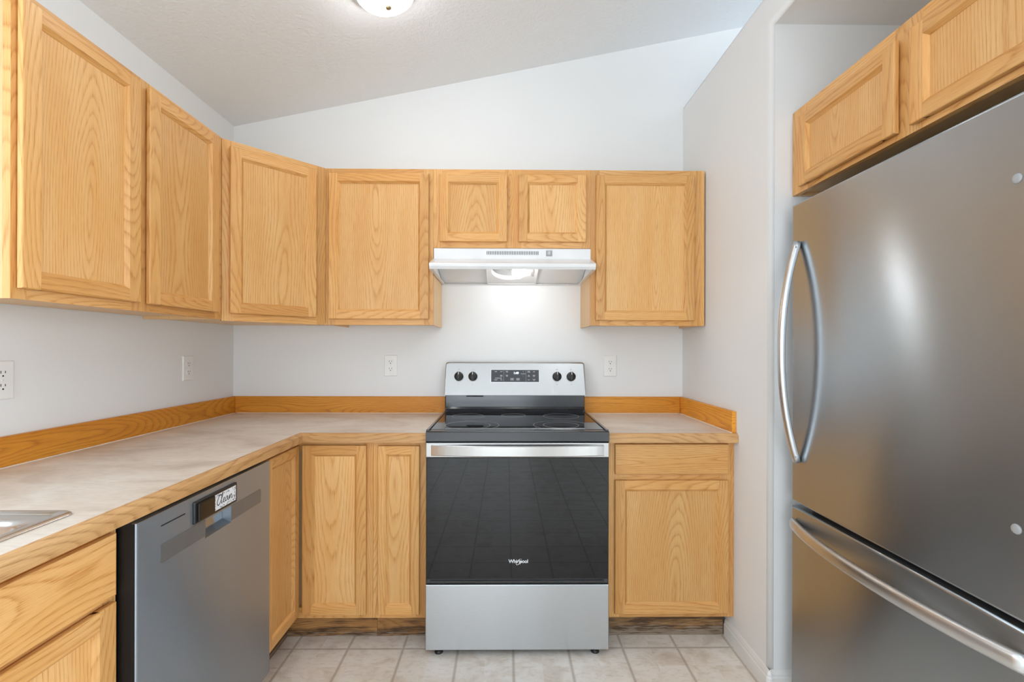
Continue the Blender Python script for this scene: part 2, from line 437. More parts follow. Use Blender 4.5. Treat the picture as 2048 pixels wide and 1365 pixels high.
# baseboards
def bb_profile(): return [(0, 0), (0.013, 0), (0.013, 0.050), (0.0095, 0.055), (0.0095, 0.062), (0.004, 0.074), (0, 0.076)]
bm = new_bm()
prism(bm, [(XR - a, b) for a, b in bb_profile()], 1, AY - 0.004, -0.545)
prism(bm, [(AY - a, b) for a, b in bb_profile()], 0, XR + 0.004, 1.62)
for k in range(6):      # quarter-round return at the bullnose corner
    a0, a1 = R(180 + 15 * k), R(180 + 15 * (k + 1)); cx, cy, r0 = XR + 0.004, AY - 0.004 + 0.0, 0.0
    prof = bb_profile(); tb = bmesh.new(); tb.loops.layers.uv.new('grain')
    A = [tb.verts.new((cx + (a + 0.004) * math.cos(a0), cy + (a + 0.0) * math.sin(a0), b)) for a, b in prof]
    B = [tb.verts.new((cx + (a + 0.004) * math.cos(a1), cy + (a + 0.0) * math.sin(a1), b)) for a, b in prof]
    for i in range(len(prof) - 1): tb.faces.new((A[i], B[i], B[i + 1], A[i + 1]))
    bmesh.ops.recalc_face_normals(tb, faces=tb.faces); append(bm, tb)
struct('baseboard_right', bm, BASEB)
bm = new_bm(); prism(bm, [(REAR + a, b) for a, b in bb_profile()], 0, XL, FARX); struct('baseboard_rear', bm, BASEB)
# windows
def window(name, axis, at, u0, u1, z0, z1, inward):
    bm = new_bm(); w = 0.05
    def b(ua, ub, za, zb, d0, d1):
        lo, hi = [0, 0, za], [0, 0, zb]
        lo[axis], hi[axis] = sorted((at + d0, at + d1)); lo[1 - axis], hi[1 - axis] = ua, ub
        box(bm, lo, hi, rnd=False)
    for ua, ub, za, zb in ((u0, u0 + w, z0, z1), (u1 - w, u1, z0, z1), (u0 + w, u1 - w, z0, z0 + w), (u0 + w, u1 - w, z1 - w, z1), ((u0 + u1) / 2 - 0.02, (u0 + u1) / 2 + 0.02, z0 + w, z1 - w)):
        b(ua, ub, za, zb, -0.05 * inward, 0)
    o = struct(name, bm, WPLAS)
window('window_1', 0, XL, -2.9, -1.8, 1.10, 2.12, 1)
window('added_window_2', 1, REAR, -1.35, 0.45, 0.45, 2.45, 1)  # unseen window, added to go with the rear fill light
window('added_window_4', 0, FARX, -4.6, -2.6, 0.45, 2.45, -1)  # unseen window, put in for the light it throws on the left wall
window('added_window_3', 1, REAR, 1.7, 3.5, 0.45, 2.45, 1)  # unseen window, added to go with the second rear fill

# ------------------------------------------------------------------ cabinets (local: x along the face, -y outward, z up; face frame front at y=0)
DT = 0.019
def door(parent, x0, x1, z0, z1, name='door', sw=0.052, rw=0.048, label=None):
    """overlay door: two stiles and two rails with a sloped inner edge, eased outer edge and finger-pull back bevel"""
    bm = new_bm(); ch = 0.0105
    for s, (a, b) in ((-1, (x0, x0 + sw)), (1, (x1 - sw, x1))):
        o, i = ('-x', '+x') if s < 0 else ('+x', '-x')
        box(bm, (a, -DT, z0), (b, -0.0005, z1), 2,
            [([i + '-y'], ch, 1), ([o + '-y', '-y+z', '-y-z'], 0.0035, 2), ([o + '+y', '+y-z', '+y+z'], 0.006, 1)])
    for s, (a, b) in ((-1, (z0, z0 + rw)), (1, (z1 - rw, z1))):
        o, i = ('-z', '+z') if s < 0 else ('+z', '-z')
        box(bm, (x0 + sw - ch, -DT, a), (x1 - sw + ch, -0.0005, b), 0,
            [([i + '-y'], ch, 1), (['-y' + o], 0.0035, 2), (['+y' + o], 0.006, 1)])
    d = obj(name, bm, OAK, parent)
    if label: d['label'] = label
    bm = new_bm(); box(bm, (x0 + sw - 0.004, -0.0075, z0 + rw - 0.004), (x1 - sw + 0.004, -0.003, z1 - rw + 0.004), 2)
    obj('panel', bm, OAKP, d)
    return d
def drawer_front(parent, x0, x1, z0, z1, name='drawer'):
    bm = new_bm()
    box(bm, (x0, -DT, z0), (x1, -0.0005, z1), 0, [(['-y-x', '-y+x', '-y+z', '-y-z'], 0.004, 2), (['+y-x', '+y+x', '+y+z', '+y-z'], 0.006, 1)])
    return obj(name, bm, OAK, parent)
def face_frame(parent, w, z0, z1, stiles, rails, th=0.019):
    """stiles: list of (x0,x1); rails: list of (z0,z1) running between the outer stiles"""
    bm = new_bm()
    for a, b in stiles: box(bm, (a, 0, z0), (b, th, z1), 2)
    xs = sorted(stiles)
    for a, b in rails:
        for (p, q), (r, s) in zip(xs, xs[1:]): box(bm, (q, 0, a), (r, th, b), 0)
    return obj('face_frame', bm, OAK, parent)
def carcass(parent, w, d, z0, z1, y0=0.019, recess=0.012):
    """side panels, top, back and a bottom panel set up behind the frame"""
    bm = new_bm(); s = 0.012
    box(bm, (0, y0, z0), (s, d, z1), 2); box(bm, (w - s, y0, z0), (w, d, z1), 2)
    box(bm, (s, y0, z0 + recess), (w - s, d, z0 + recess + s), 0)
    box(bm, (s, y0, z1 - s), (w - s, d, z1), 0)
    box(bm, (s, d - 0.006, z0 + recess + s), (w - s, d, z1 - s), 2)
    return obj('carcass', bm, CARC, parent)

H = UT - UB
# left wall, two doors
c = thing('wall_cabinet', 'long two-door honey oak wall cabinet on the left wall above the sink and dishwasher', 'cabinet', (-1.230, -1.502, UB + 0.005), R(90), 'oak wall cabinets')
W = 0.853
carcass(c, W, 0.311, 0, H - 0.005); face_frame(c, W, 0, H - 0.005, [(0, 0.04), (0.372, 0.448), (W - 0.045, W)], [(0, 0.045), (H - 0.05, H - 0.005)])
door(c, 0.010, 0.390, 0.026, H - 0.026, sw=0.058); door(c, 0.427, 0.810, 0.026, H - 0.026, sw=0.058)
# diagonal corner cabinet
pa, pb = Vector((-1.2303, -0.6476)), Vector((-0.9227, -0.3136))
ang = math.atan2(pb.y - pa.y, pb.x - pa.x); DL = (pb - pa).length
c = thing('corner_wall_cabinet', 'diagonal single-door honey oak wall cabinet set across the room corner', 'cabinet', (pa.x, pa.y, UB), ang, 'oak wall cabinets')
face_frame(c, DL, 0, H, [(0.001, 0.045), (DL - 0.045, DL - 0.001)], [(0, 0.045), (H - 0.045, H)])
door(c, 0.028, 0.400, 0.032, H - 0.027)
bm = new_bm()
inv = (Matrix.Translation((pa.x, pa.y, 0)) @ Matrix.Rotation(ang, 4, 'Z')).inverted()
outl = [(pa.x, pa.y), (XL + 0.001, pa.y), (XL + 0.001, -0.001), (pb.x, -0.001), (pb.x, pb.y)]
nrm = Vector((-(pb - pa).y, (pb - pa).x)).normalized() * 0.0192
outl[0] = (pa.x + nrm.x - 0.004, pa.y + 0.0005); outl[-1] = (pb.x - 0.0005, pb.y + nrm.y + 0.004)
outl[1] = (XL + 0.001, pa.y + 0.0005); outl[3] = (pb.x - 0.0005, -0.001)
pl = [tuple((inv @ Vector((a, b, 0)))[:2]) for a, b in outl]
prism(bm, pl, 2, 0.010, H, grain=0)
obj('carcass', bm, CARC, c)
# back wall, single door left of the hood
c = thing('wall_cabinet', 'single-door honey oak wall cabinet between the diagonal corner cabinet and the range hood', 'cabinet', (-0.9225, UF, UB), 0, 'oak wall cabinets')
W = 0.519
carcass(c, W, 0.312, 0, H); face_frame(c, W, 0, H, [(0, 0.045), (W - 0.045, W)], [(0, 0.045), (H - 0.045, H)])
door(c, 0.018, 0.499, 0.028, H - 0.027)
# short two-door cabinet over the hood
c = thing('wall_cabinet', 'short two-door honey oak wall cabinet directly above the white range hood', 'cabinet', (-0.4030, UF, 1.751), 0, 'oak wall cabinets')
W, h2 = 0.7635, UT - 1.751
carcass(c, W, 0.312, 0, h2); face_frame(c, W, 0, h2, [(0, 0.045), (0.345, 0.427), (W - 0.045, W)], [(0, 0.045), (h2 - 0.045, h2)])
door(c, 0.031, 0.358, 0.028, h2 - 0.028); door(c, 0.414, 0.741, 0.028, h2 - 0.028)
# right of the hood
c = thing('wall_cabinet', 'single-door honey oak wall cabinet right of the range hood beside the right wall', 'cabinet', (0.3610, UF, UB), 0, 'oak wall cabinets')
W = 0.558
carcass(c, W, 0.312, 0, H); face_frame(c, W, 0, H, [(0, 0.045), (W - 0.072, W - 0.020), (W - 0.0195, W)], [(0, 0.045), (H - 0.045, H)])
door(c, 0.025, 0.505, 0.025, H - 0.029)
# above the refrigerator
c = thing('refrigerator_cabinet', 'short two-door honey oak cabinet above the stainless refrigerator in the alcove', 'cabinet', (1.010, AY - 0.003, 1.828), R(-90), 'oak wall cabinets')
W, h3 = 1.027, 0.305
carcass(c, W, 0.61, 0, h3); face_frame(c, W, 0, h3, [(0, 0.019), (0.0195, 0.09), (0.47, 0.56), (W - 0.09, W)], [(0, 0.04), (h3 - 0.04, h3)])
door(c, 0.061, 0.491, 0.015, h3 - 0.041); door(c, 0.537, 0.967, 0.015, h3 - 0.041)

# ---- base cabinets
BZ = 0.118      # underside of the face frames
def toe(parent, lo, hi, mat, label=None):
    bm = new_bm(); box(bm, lo, hi, 0 if hi[0] - lo[0] > hi[1] - lo[1] else 1); o = obj('toe_kick', bm, mat, parent)
    if label: o['label'] = label
def base_box(parent, w, d, h=CB - 0.001):
    bm = new_bm(); s = 0.014
    box(bm, (0, 0.019, BZ), (s, d, h), 2); box(bm, (w - s, 0.019, BZ), (w, d, h), 2)
    box(bm, (s, 0.019, BZ), (w - s, d, BZ + s), 0); box(bm, (s, d - 0.006, BZ + s), (w - s, d, h), 2)
    box(bm, (s, 0.019, h - 0.02), (w - s, d, h - 0.004), 0)
    obj('carcass', bm, CARC, parent)
FY = -0.610
c = thing('base_cabinet', 'oak base cabinet with one drawer over one door, right of the range', 'cabinet', (0.390, FY, 0), 0, 'oak base cabinets')
W = 0.536
base_box(c, W, 0.607); face_frame(c, W, BZ, CB - 0.001, [(0, 0.045), (W - 0.062, W - 0.016), (W - 0.0155, W)], [(BZ, BZ + 0.045), (0.70, 0.745), (CB - 0.04, CB - 0.001)])
drawer_front(c, 0.024, 0.507, 0.731, 0.859); door(c, 0.024, 0.507, 0.139, 0.705)
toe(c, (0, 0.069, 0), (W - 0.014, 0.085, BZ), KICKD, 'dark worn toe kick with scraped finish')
c = thing('base_cabinet', 'narrow oak base cabinet with a slim door, left of the range', 'cabinet', (-0.6095, FY, 0), 0, 'oak base cabinets')
W = 0.2245
base_box(c, W, 0.607); face_frame(c, W, BZ, CB - 0.001, [(0, 0.036), (W - 0.045, W)], [(BZ, BZ + 0.045), (CB - 0.04, CB - 0.001)])
door(c, 0.0225, 0.1975, 0.138, 0.851, sw=0.044, rw=0.046)
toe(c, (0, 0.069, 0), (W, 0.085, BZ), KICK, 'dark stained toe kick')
# L-shaped corner base
LX = -0.933
c = thing('corner_base_cabinet', 'L-shaped oak corner base cabinet with two doors meeting in the inner corner', 'cabinet', (LX, FY, 0), 0, 'oak base cabinets')
bm = new_bm()
y0 = -0.918 - FY
prism(bm, [(-0.608, 0.607), (0.3225, 0.607), (0.3225, 0.0195), (-0.0195, 0.0195), (-0.0195, y0), (-0.608, y0)], 2, BZ, CB - 0.001, grain=0)
obj('carcass', bm, CARC, c)
bm = new_bm()
box(bm, (0.278, 0, BZ), (0.3225, 0.019, CB - 0.001), 2); box(bm, (0, 0, BZ), (0.278, 0.019, BZ + 0.045), 0); box(bm, (0, 0, CB - 0.04), (0.278, 0.019, CB - 0.001), 0)
box(bm, (-0.019, y0, BZ), (0, y0 + 0.04, CB - 0.001), 2); box(bm, (-0.019, y0 + 0.04, BZ), (0, 0.019, BZ + 0.045), 1); box(bm, (-0.019, y0 + 0.04, CB - 0.04), (0, 0.019, CB - 0.001), 1)
obj('face_frame', bm, OAK, c)
door(c, 0.029, 0.297, 0.138, 0.853, sw=0.050)
dl = door(c, 0.0, 0.276, 0.138, 0.853, sw=0.050)
dl.rotation_euler = (0, 0, R(90)); dl.location = (0, y0 + 0.013, 0)
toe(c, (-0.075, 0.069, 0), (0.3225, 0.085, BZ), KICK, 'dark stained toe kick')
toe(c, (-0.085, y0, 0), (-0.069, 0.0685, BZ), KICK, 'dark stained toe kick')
# sink base
c = thing('sink_base_cabinet', 'oak sink base cabinet left of the dishwasher under the sink', 'cabinet', (LX, -2.474, 0), R(90), 'oak base cabinets')
W = 0.914
bm = new_bm(); s = 0.014
box(bm, (0, 0.019, BZ), (s, 0.607, CB - 0.001), 2); box(bm, (W - s, 0.019, BZ), (W, 0.607, CB - 0.001), 2)
box(bm, (s, 0.019, BZ), (W - s, 0.607, BZ + s), 0); box(bm, (s, 0.601, BZ + s), (W - s, 0.607, CB - 0.001), 2)
obj('carcass', bm, CARC, c)
face_frame(c, W, BZ, CB - 0.001, [(0, 0.042), (0.43, 0.484), (W - 0.042, W)], [(BZ, BZ + 0.045), (0.68, 0.725), (CB - 0.03, CB - 0.001)])
for a, b in ((0.020, 0.447), (0.468, 0.895)):
    drawer_front(c, a, b, 0.711, 0.850, 'false_drawer_front'); door(c, a, b, 0.139, 0.697, sw=0.056, rw=0.05)
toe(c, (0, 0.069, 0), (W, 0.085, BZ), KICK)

# ------------------------------------------------------------------ worktops
SX0, SX1, SY0, SY1 = -1.485, -0.985, -2.40, -1.632      # sink cut-out
c = thing('countertop', 'L-shaped mottled grey laminate worktop running from the sink round the corner to the range', 'countertop', (0, 0, 0))
EX, EY = -0.893, -0.651
bm = new_bm()
FE = 0.019
for lo, hi in (((XL + 0.0195, SY1, 0), (EX - FE, EY + FE, 0)), ((XL + 0.0195, -2.5, 0), (EX - FE, SY0, 0)),
               ((XL + 0.0195, SY0, 0), (SX0, SY1, 0)), ((SX1, SY0, 0), (EX - FE, SY1, 0)),
               ((XL + 0.0195, EY + FE, 0), (-0.3815, -0.0195, 0))):
    box(bm, (lo[0], lo[1], CB + 0.001), (hi[0], hi[1], CT), rnd=False)
obj('laminate_top', bm, LAM, c)
bm = new_bm()
cf = 0.010
prism(bm, [(EX - FE, CB), (EX, CB), (EX, CT - cf), (EX - cf, CT), (EX - FE, CT)], 1, -2.5, EY, grain=1)
prism(bm, [(EY, CB), (EY + FE, CB), (EY + FE, CT), (EY + cf, CT), (EY, CT - cf)], 0, EX - FE, -0.3815, grain=0)
obj('front_edge', bm, EDGE, c)['label'] = 'worn oak front edge'
def splash(parent, lo, hi, grain):
    bm = new_bm(); box(bm, lo, hi, grain, [('all', 0.0015, 1)]); o = obj('backsplash', bm, TRIM, parent); o['label'] = 'amber oak backsplash board'
splash(c, (XL + 0.0005, -2.5, CB), (XL + 0.019, -0.0005, 0.998), 1)
splash(c, (XL + 0.0195, -0.019, CB), (-0.3815, -0.0005, 0.998), 0)
bm = new_bm()
def wavy(p0, p1, n, r):
    P0, P1 = Vector(p0), Vector(p1); rnd = random.Random(5)
    pts = [P0.lerp(P1, i / n) for i in range(n + 1)]
    sweep(bm, pts, lambda t: [(math.cos(a) * r * (0.7 + 0.6 * rnd.random()), math.sin(a) * r * (0.7 + 0.5 * rnd.random())) for a in [k * math.pi / 3 for k in range(6)]], (0, 0, 1))
wavy((XL + 0.0200, -2.5, CT + 0.0005), (XL + 0.0200, -0.022, CT + 0.0005), 120, 0.0026)
wavy((XL + 0.022, -0.0200, CT + 0.0005), (-0.382, -0.0200, CT + 0.0005), 60, 0.0024)
obj('caulk_line', bm, CAULK, c)['label'] = 'cream caulk bead'
c = thing('countertop', 'short mottled laminate worktop right of the range against the right wall', 'countertop', (0, 0, 0))
bm = new_bm(); box(bm, (0.3815, EY + FE, CB + 0.001), (XR - 0.0195, -0.0195, CT), rnd=False); obj('laminate_top', bm, LAM, c)
bm = new_bm(); prism(bm, [(EY, CB), (EY + FE, CB), (EY + FE, CT), (EY + cf, CT), (EY, CT - cf)], 0, 0.3815, XR - 0.001, grain=0)
obj('front_edge', bm, EDGE, c)['label'] = 'worn oak front edge'
splash(c, (0.3815, -0.019, CB), (XR - 0.0195, -0.0005, 0.998), 0)
bm = new_bm(); box(bm, (XR - 0.019, EY + FE + 0.001, CB), (XR - 0.0005, -0.0005, 0.998), 1, [('all', 0.0015, 1)])
obj('backsplash', bm, TRIM, c)['label'] = 'amber oak side splash board'
bm = new_bm(); wavy((0.383, -0.0200, CT + 0.0005), (XR - 0.021, -0.0200, CT + 0.0005), 30, 0.0022); wavy((XR - 0.0200, -0.022, CT + 0.0005), (XR - 0.0200, -0.630, CT + 0.0005), 40, 0.0026)
obj('caulk_line', bm, CAULK, c)['label'] = 'cream caulk bead'

# ------------------------------------------------------------------ sink
c = thing('sink', 'stainless steel drop-in sink set in the worktop left of the dishwasher', 'sink', (0, 0, CT))
def rrect(x0, x1, y0, y1, r, z, n=8):
    pts = []
    for cx, cy, a0 in ((x1 - r, y1 - r, 0), (x0 + r, y1 - r, 90), (x0 + r, y0 + r, 180), (x1 - r, y0 + r, 270)):
        for k in range(n + 1):
            a = R(a0 + 90 * k / n); pts.append(Vector((cx + r * math.cos(a), cy + r * math.sin(a), z)))
    return pts
def loft(bm, loops, cap_last=False):
    uvl = bm.loops.layers.uv['grain']; R_ = [[bm.verts.new(p) for p in lp] for lp in loops]; n = len(R_[0])
    fs = []
    for A, B in zip(R_, R_[1:]):
        for j in range(n):
            f = bm.faces.new((A[j], A[(j + 1) % n], B[(j + 1) % n], B[j])); f.smooth = True; fs.append(f)
    if cap_last: fs.append(bm.faces.new(R_[-1]))
    for f in fs:
        for lp in f.loops: lp[uvl].uv = (lp.vert.co.y, lp.vert.co.x)
a0, a1, b0, b1 = -1.500, -0.968, -2.42, -1.616
m0, m1 = -2.075, -2.035
bm = new_bm()
loft(bm, [rrect(a0, a1, b0, b1, 0.022, 0.0), rrect(a0 + 0.001, a1 - 0.001, b0 + 0.001, b1 - 0.001, 0.022, 0.004),
          rrect(a0 + 0.004, a1 - 0.004, b0 + 0.004, b1 - 0.004, 0.022, 0.0065), rrect(a0 + 0.012, a1 - 0.012, b0 + 0.012, b1 - 0.012, 0.020, 0.0065),
          rrect(a0 + 0.019, a1 - 0.019, b0 + 0.019, b1 - 0.019, 0.030, 0.002)])
# flat deck between the raised lip and the two bowls
bowls = [(-1.42, a1 - 0.030, m1, b1 - 0.050), (-1.42, a1 - 0.030, b0 + 0.050, m0)]
def deck(x0, x1, y0, y1): box(bm, (x0, y0, 0.0008), (x1, y1, 0.002), 1, rnd=False)
deck(a0 + 0.019, bowls[0][0] + 0.0, b0 + 0.019, b1 - 0.019); deck(bowls[0][1], a1 - 0.019, b0 + 0.025, b1 - 0.025)
deck(bowls[0][0], bowls[0][1], bowls[0][3], b1 - 0.019); deck(bowls[0][0], bowls[0][1], m0, m1); deck(bowls[0][0], bowls[0][1], b0 + 0.019, bowls[1][2])
rim = obj('rim', bm, SINKM, c)
for x0, x1, y0, y1 in bowls:
    bm = new_bm()
    sq = rrect(x0, x1, y0, y1, 0.001, 0.002)
    loft(bm, [sq, rrect(x0 + .001, x1 - .001, y0 + .001, y1 - .001, 0.06, 0.0020), rrect(x0 + 0.006, x1 - 0.006, y0 + 0.006, y1 - 0.006, 0.058, -0.002), rrect(x0 + 0.010, x1 - 0.010, y0 + 0.010, y1 - 0.010, 0.056, -0.010),
              rrect(x0 + 0.016, x1 - 0.016, y0 + 0.016, y1 - 0.016, 0.055, -0.140), rrect(x0 + 0.030, x1 - 0.030, y0 + 0.030, y1 - 0.030, 0.05, -0.160)], True)
    obj('bowl', bm, SINKM, c)

# ------------------------------------------------------------------ dishwasher
DY0, DY1 = -1.550, -0.923
c = thing('dishwasher', 'grey stainless dishwasher under the left worktop between sink base and corner cabinet', 'dishwasher', (-0.893, DY0, 0), R(90))
W = DY1 - DY0
bm = new_bm(); box(bm, (0.006, 0.042, 0.10), (W - 0.006, 0.60, 0.862), 2); box(bm, (0.03, 0.10, 0.0), (W - 0.03, 0.12, 0.11), 0); obj('body', bm, BLACKP, c)
bm = new_bm()      # door slab built around the pocket so the handle recess is a real hollow
px0, px1, pz0, pz1 = 0.252, 0.380, 0.726, 0.776
T = 0.030
for lo, hi in (((0.0, 0.105), (px0, 0.858)), ((px1, 0.105), (W, 0.858)), ((px0, 0.105), (px1, pz0)), ((px0, pz1), (px1, 0.858))):
    bv = []
    if lo[0] == 0.0: bv.append((['-y-x'], 0.004, 2))
    if hi[0] == W: bv.append((['-y+x'], 0.004, 2))
    box(bm, (lo[0], 0.0, lo[1]), (hi[0], T, hi[1]), 0, bv, rnd=False)
bmesh.ops.remove_doubles(bm, verts=bm.verts, dist=1e-5)
d = obj('door', bm, STEELD, c)
bm = new_bm(); box(bm, (0.002, T, 0.11), (W - 0.002, 0.0418, 0.858), 2); obj('door_edge', bm, BLACKP, d)['label'] = 'black plastic door edge'
bm = new_bm(); box(bm, (-0.0012, 0.004, 0.105), (-0.0001, 0.0418, 0.858), 2); obj('edge_trim', bm, BLACKP, d)['label'] = 'black side trim'
bm = new_bm()
prism(bm, [(0.026, pz0 + 0.001), (0.0295, pz0 + 0.001), (0.0295, pz1 - 0.001), (0.027, pz1 - 0.001)], 0, px0 + 0.001, px1 - 0.001, rnd=False)
prism(bm, [(0.0, pz0), (0.026, pz0 + 0.012), (0.026, pz0)], 0, px0, px1, rnd=False)
obj('pocket_handle', bm, STEELF, d)
bm = new_bm()
def round_strip(x0, x1, z0, z1, r, y0, y1, lround, rround):
    pts = []
    for cx, cz, a0, on in ((x1 - r, z1 - r, 0, rround), (x0 + r, z1 - r, 90, lround), (x0 + r, z0 + r, 180, lround), (x1 - r, z0 + r, 270, rround)):
        if on: pts += [(cx + r * math.cos(R(a0 + 15 * k)), cz + r * math.sin(R(a0 + 15 * k))) for k in range(7)]
        else: pts.append((cx + r * (1 if a0 in (0, 270) else -1), cz + r * (1 if a0 in (0, 90) else -1)))
    prism(bm, pts, 1, y0, y1, grain=0, rnd=False)
GTRIM = plain('smooth_grey_trim', (0.20, 0.203, 0.207), 0.38, 0.5)
round_strip(0.075, px0 - 0.0005, 0.733, 0.779, 0.006, -0.0012, 0.0, True, False)
obj('handle_strip', bm, GTRIM, d)['label'] = 'smooth grey strip left of the handle pocket'
bm = new_bm(); round_strip(px1 + 0.0005, 0.559, 0.731, 0.777, 0.006, -0.0012, 0.0, False, True)
obj('handle_strip', bm, GTRIM, d)['label'] = 'smooth grey strip right of the handle pocket'
bm = new_bm(); box(bm, (0.078, -0.0006, 0.8235), (0.167, 0.0, 0.8265)); obj('indicator_slot', bm, GASK, d)
bm = new_bm(); box(bm, (0.0, 0.0, 0.8582), (W, 0.012, 0.8592), rnd=False); obj('top_lip', bm, SATIN, d)
# magnetic sign on the dishwasher
g = thing('dishwasher_sign', 'black sliding magnet sign reading Clean on the dishwasher door', 'sign', (-0.893, -1.3535, 0.7835), R(90))
SW, SH = 0.206, 0.061
bm = new_bm()
box(bm, (0, -0.007, 0), (SW, -0.0002, SH), 0, [(['-y-x', '-y+x', '-y-z', '-y+z', '-x-z', '+x-z', '-x+z', '+x+z'], 0.004, 3)], rnd=False)
obj('holder', bm, BLACKP, g)
bm = new_bm(); box(bm, (0.010, -0.0125, 0.006), (0.083, -0.0068, SH - 0.006), 0, [('all', 0.002, 2)], rnd=False)
sl = obj('slider', bm, plain('glossy_black', (0.008, 0.008, 0.008), 0.15), g)
bm = new_bm(); box(bm, (0.083, -0.0078, 0.008), (0.196, -0.0068, SH - 0.008), rnd=False); cardo = obj('card', bm, CARD, g)
bm = new_bm()
def stroke(pts, r=0.0011):
    Q = [Vector((x, -0.0082, z)) for x, z in pts]; P = []
    for i in range(len(Q) - 1):
        p0, p1, p2, p3 = Q[max(i - 1, 0)], Q[i], Q[i + 1], Q[min(i + 2, len(Q) - 1)]
        for k in range(6):
            t = k / 6
            P.append(0.5 * ((2 * p1) + (p2 - p0) * t + (2 * p0 - 5 * p1 + 4 * p2 - p3) * t * t + (3 * p1 - p0 - 3 * p2 + p3) * t ** 3))
    P.append(Q[-1])
    sweep(bm, P, [(r * math.cos(k * math.pi / 3), 0.35 * r * math.sin(k * math.pi / 3)) for k in range(6)], (0, -1, 0))
ox, oz = 0.097, 0.021
stroke([(ox + 0.021, oz + 0.023), (ox + 0.018, oz + 0.027), (ox + 0.011, oz + 0.024), (ox + 0.003, oz + 0.012), (ox + 0.002, oz + 0.003), (ox + 0.008, oz - 0.001), (ox + 0.016, oz + 0.004)], 0.0014)   # C
stroke([(ox + 0.016, oz + 0.004), (ox + 0.024, oz + 0.014), (ox + 0.030, oz + 0.027), (ox + 0.028, oz + 0.030), (ox + 0.024, oz + 0.020), (ox + 0.022, oz + 0.004), (ox + 0.025, oz), (ox + 0.031, oz + 0.005)], 0.0012)   # l
stroke([(ox + 0.031, oz + 0.005), (ox + 0.038, oz + 0.009), (ox + 0.038, oz + 0.013), (ox + 0.034, oz + 0.012), (ox + 0.032, oz + 0.004), (ox + 0.036, oz), (ox + 0.043, oz + 0.004)], 0.0012)   # e
stroke([(ox + 0.054, oz + 0.012), (ox + 0.048, oz + 0.013), (ox + 0.043, oz + 0.006), (ox + 0.044, oz + 0.001), (ox + 0.050, oz + 0.003), (ox + 0.055, oz + 0.012), (ox + 0.055, oz + 0.003), (ox + 0.058, oz), (ox + 0.062, oz + 0.006)], 0.0012)   # a
stroke([(ox + 0.062, oz + 0.006), (ox + 0.065, oz + 0.013), (ox + 0.064, oz + 0.001), (ox + 0.070, oz + 0.012), (ox + 0.075, oz + 0.012), (ox + 0.074, oz + 0.002), (ox + 0.078, oz + 0.001), (ox + 0.084, oz + 0.007)], 0.0012)   # n
rr = random.Random(3)
for k in range(74):     # leafy dotted border
    side = k % 4; t = rr.random()
    if side == 0: x, z = 0.090 + 0.102 * t, 0.0120 + rr.uniform(-0.0022, 0.003)
    elif side == 1: x, z = 0.090 + 0.102 * t, SH - 0.0122 + rr.uniform(-0.003, 0.002)
    elif side == 2: x, z = 0.1905 + rr.uniform(-0.004, 0.002), 0.012 + 0.037 * t
    else: x, z = 0.0875 + rr.uniform(-0.001, 0.002), 0.012 + 0.037 * t
    a = rr.uniform(0, 6.28); l = rr.uniform(0.0012, 0.0026)
    stroke([(x - l * math.cos(a), z - l * math.sin(a)), (x + l * math.cos(a), z + l * math.sin(a))], 0.0007)
obj('lettering', bm, INK, cardo)

# ------------------------------------------------------------------ range
c = thing('electric_range', 'freestanding stainless electric range with black glass oven door and ceramic cooktop', 'range', (0, 0, 0))
RW = 0.3765; FRY = -0.685
bm = new_bm(); box(bm, (-RW + 0.003, -0.655, 0.045), (RW - 0.003, -0.03, 0.900), 2); obj('body', bm, ENAM, c)
bm = new_bm(); box(bm, (-RW, FRY, 0.025), (RW, -0.656, 0.2935), 0, [(['-y+z', '-y-x', '-y+x', '-y-z'], 0.003, 2)], rnd=False); obj('storage_drawer', bm, STEEL, c)
for x, y in ((-0.325, -0.655), (0.325, -0.655), (-0.325, -0.08), (0.325, -0.08)):
    bm = new_bm(); lathe(bm, [(0, 0), (0.017, 0), (0.018, 0.004), (0.014, 0.012), (0.008, 0.014), (0.008, 0.05), (0, 0.05)], (x, y, 0), seg=16); obj('foot', bm, BLACKP, c)
# oven door
bm = new_bm(); box(bm, (-RW + 0.001, FRY + 0.001, 0.298), (RW - 0.001, -0.656, 0.8150), 2, [(['-y-x', '-y+x', '-y-z'], 0.004, 2)]); od = obj('oven_door', bm, ENAM, c)
bm = new_bm(); box(bm, (-RW + 0.004, FRY - 0.0015, 0.318), (RW - 0.004, FRY + 0.001, 0.8145), 0, [(['-y-x', '-y+x', '-y-z', '-y+z'], 0.001, 1)]); gl = obj('oven_glass', bm, OVENG, od)
bm = new_bm(); box(bm, (-RW + 0.02, FRY - 0.005, 0.3060), (RW - 0.02, FRY + 0.001, 0.3120), 0, [('all', 0.002, 2)]); obj('lower_trim', bm, BLACKG, od)
bm = new_bm(); box(bm, (-RW, FRY - 0.0005, 0.8152), (RW, -0.656, 0.8755), 0, [(['-y-x', '-y+x', '-y+z', '-y-z'], 0.003, 2)], rnd=False); tr = obj('door_rail', bm, STEELG, od)
bm = new_bm()      # wide flat bowed handle across the top of the door
hp = []; n = 24
outl = []
for i in range(n + 1):
    t = i / n; x = -0.353 + 0.706 * t; outl.append((x, FRY - 0.012 - 0.020 * (1 - (2 * t - 1) ** 2)))
poly = outl + [(0.353, FRY - 0.0008), (0.335, FRY - 0.0008)] + [(x * 0.945, y + 0.012) for x, y in outl[::-1]] + [(-0.335, FRY - 0.0008), (-0.353, FRY - 0.0008)]
prism(bm, poly, 2, 0.8245, 0.8665, grain=0, rnd=False, bevel=(lambda e: abs(e.verts[0].co.z - e.verts[1].co.z) < 1e-6 and max(e.verts[0].co.y, e.verts[1].co.y) < FRY - 0.0118 + 0.0005 and min(abs(e.verts[0].co.x), 1) >= 0, 0.002, 1))
obj('handle', bm, STEELG, od)
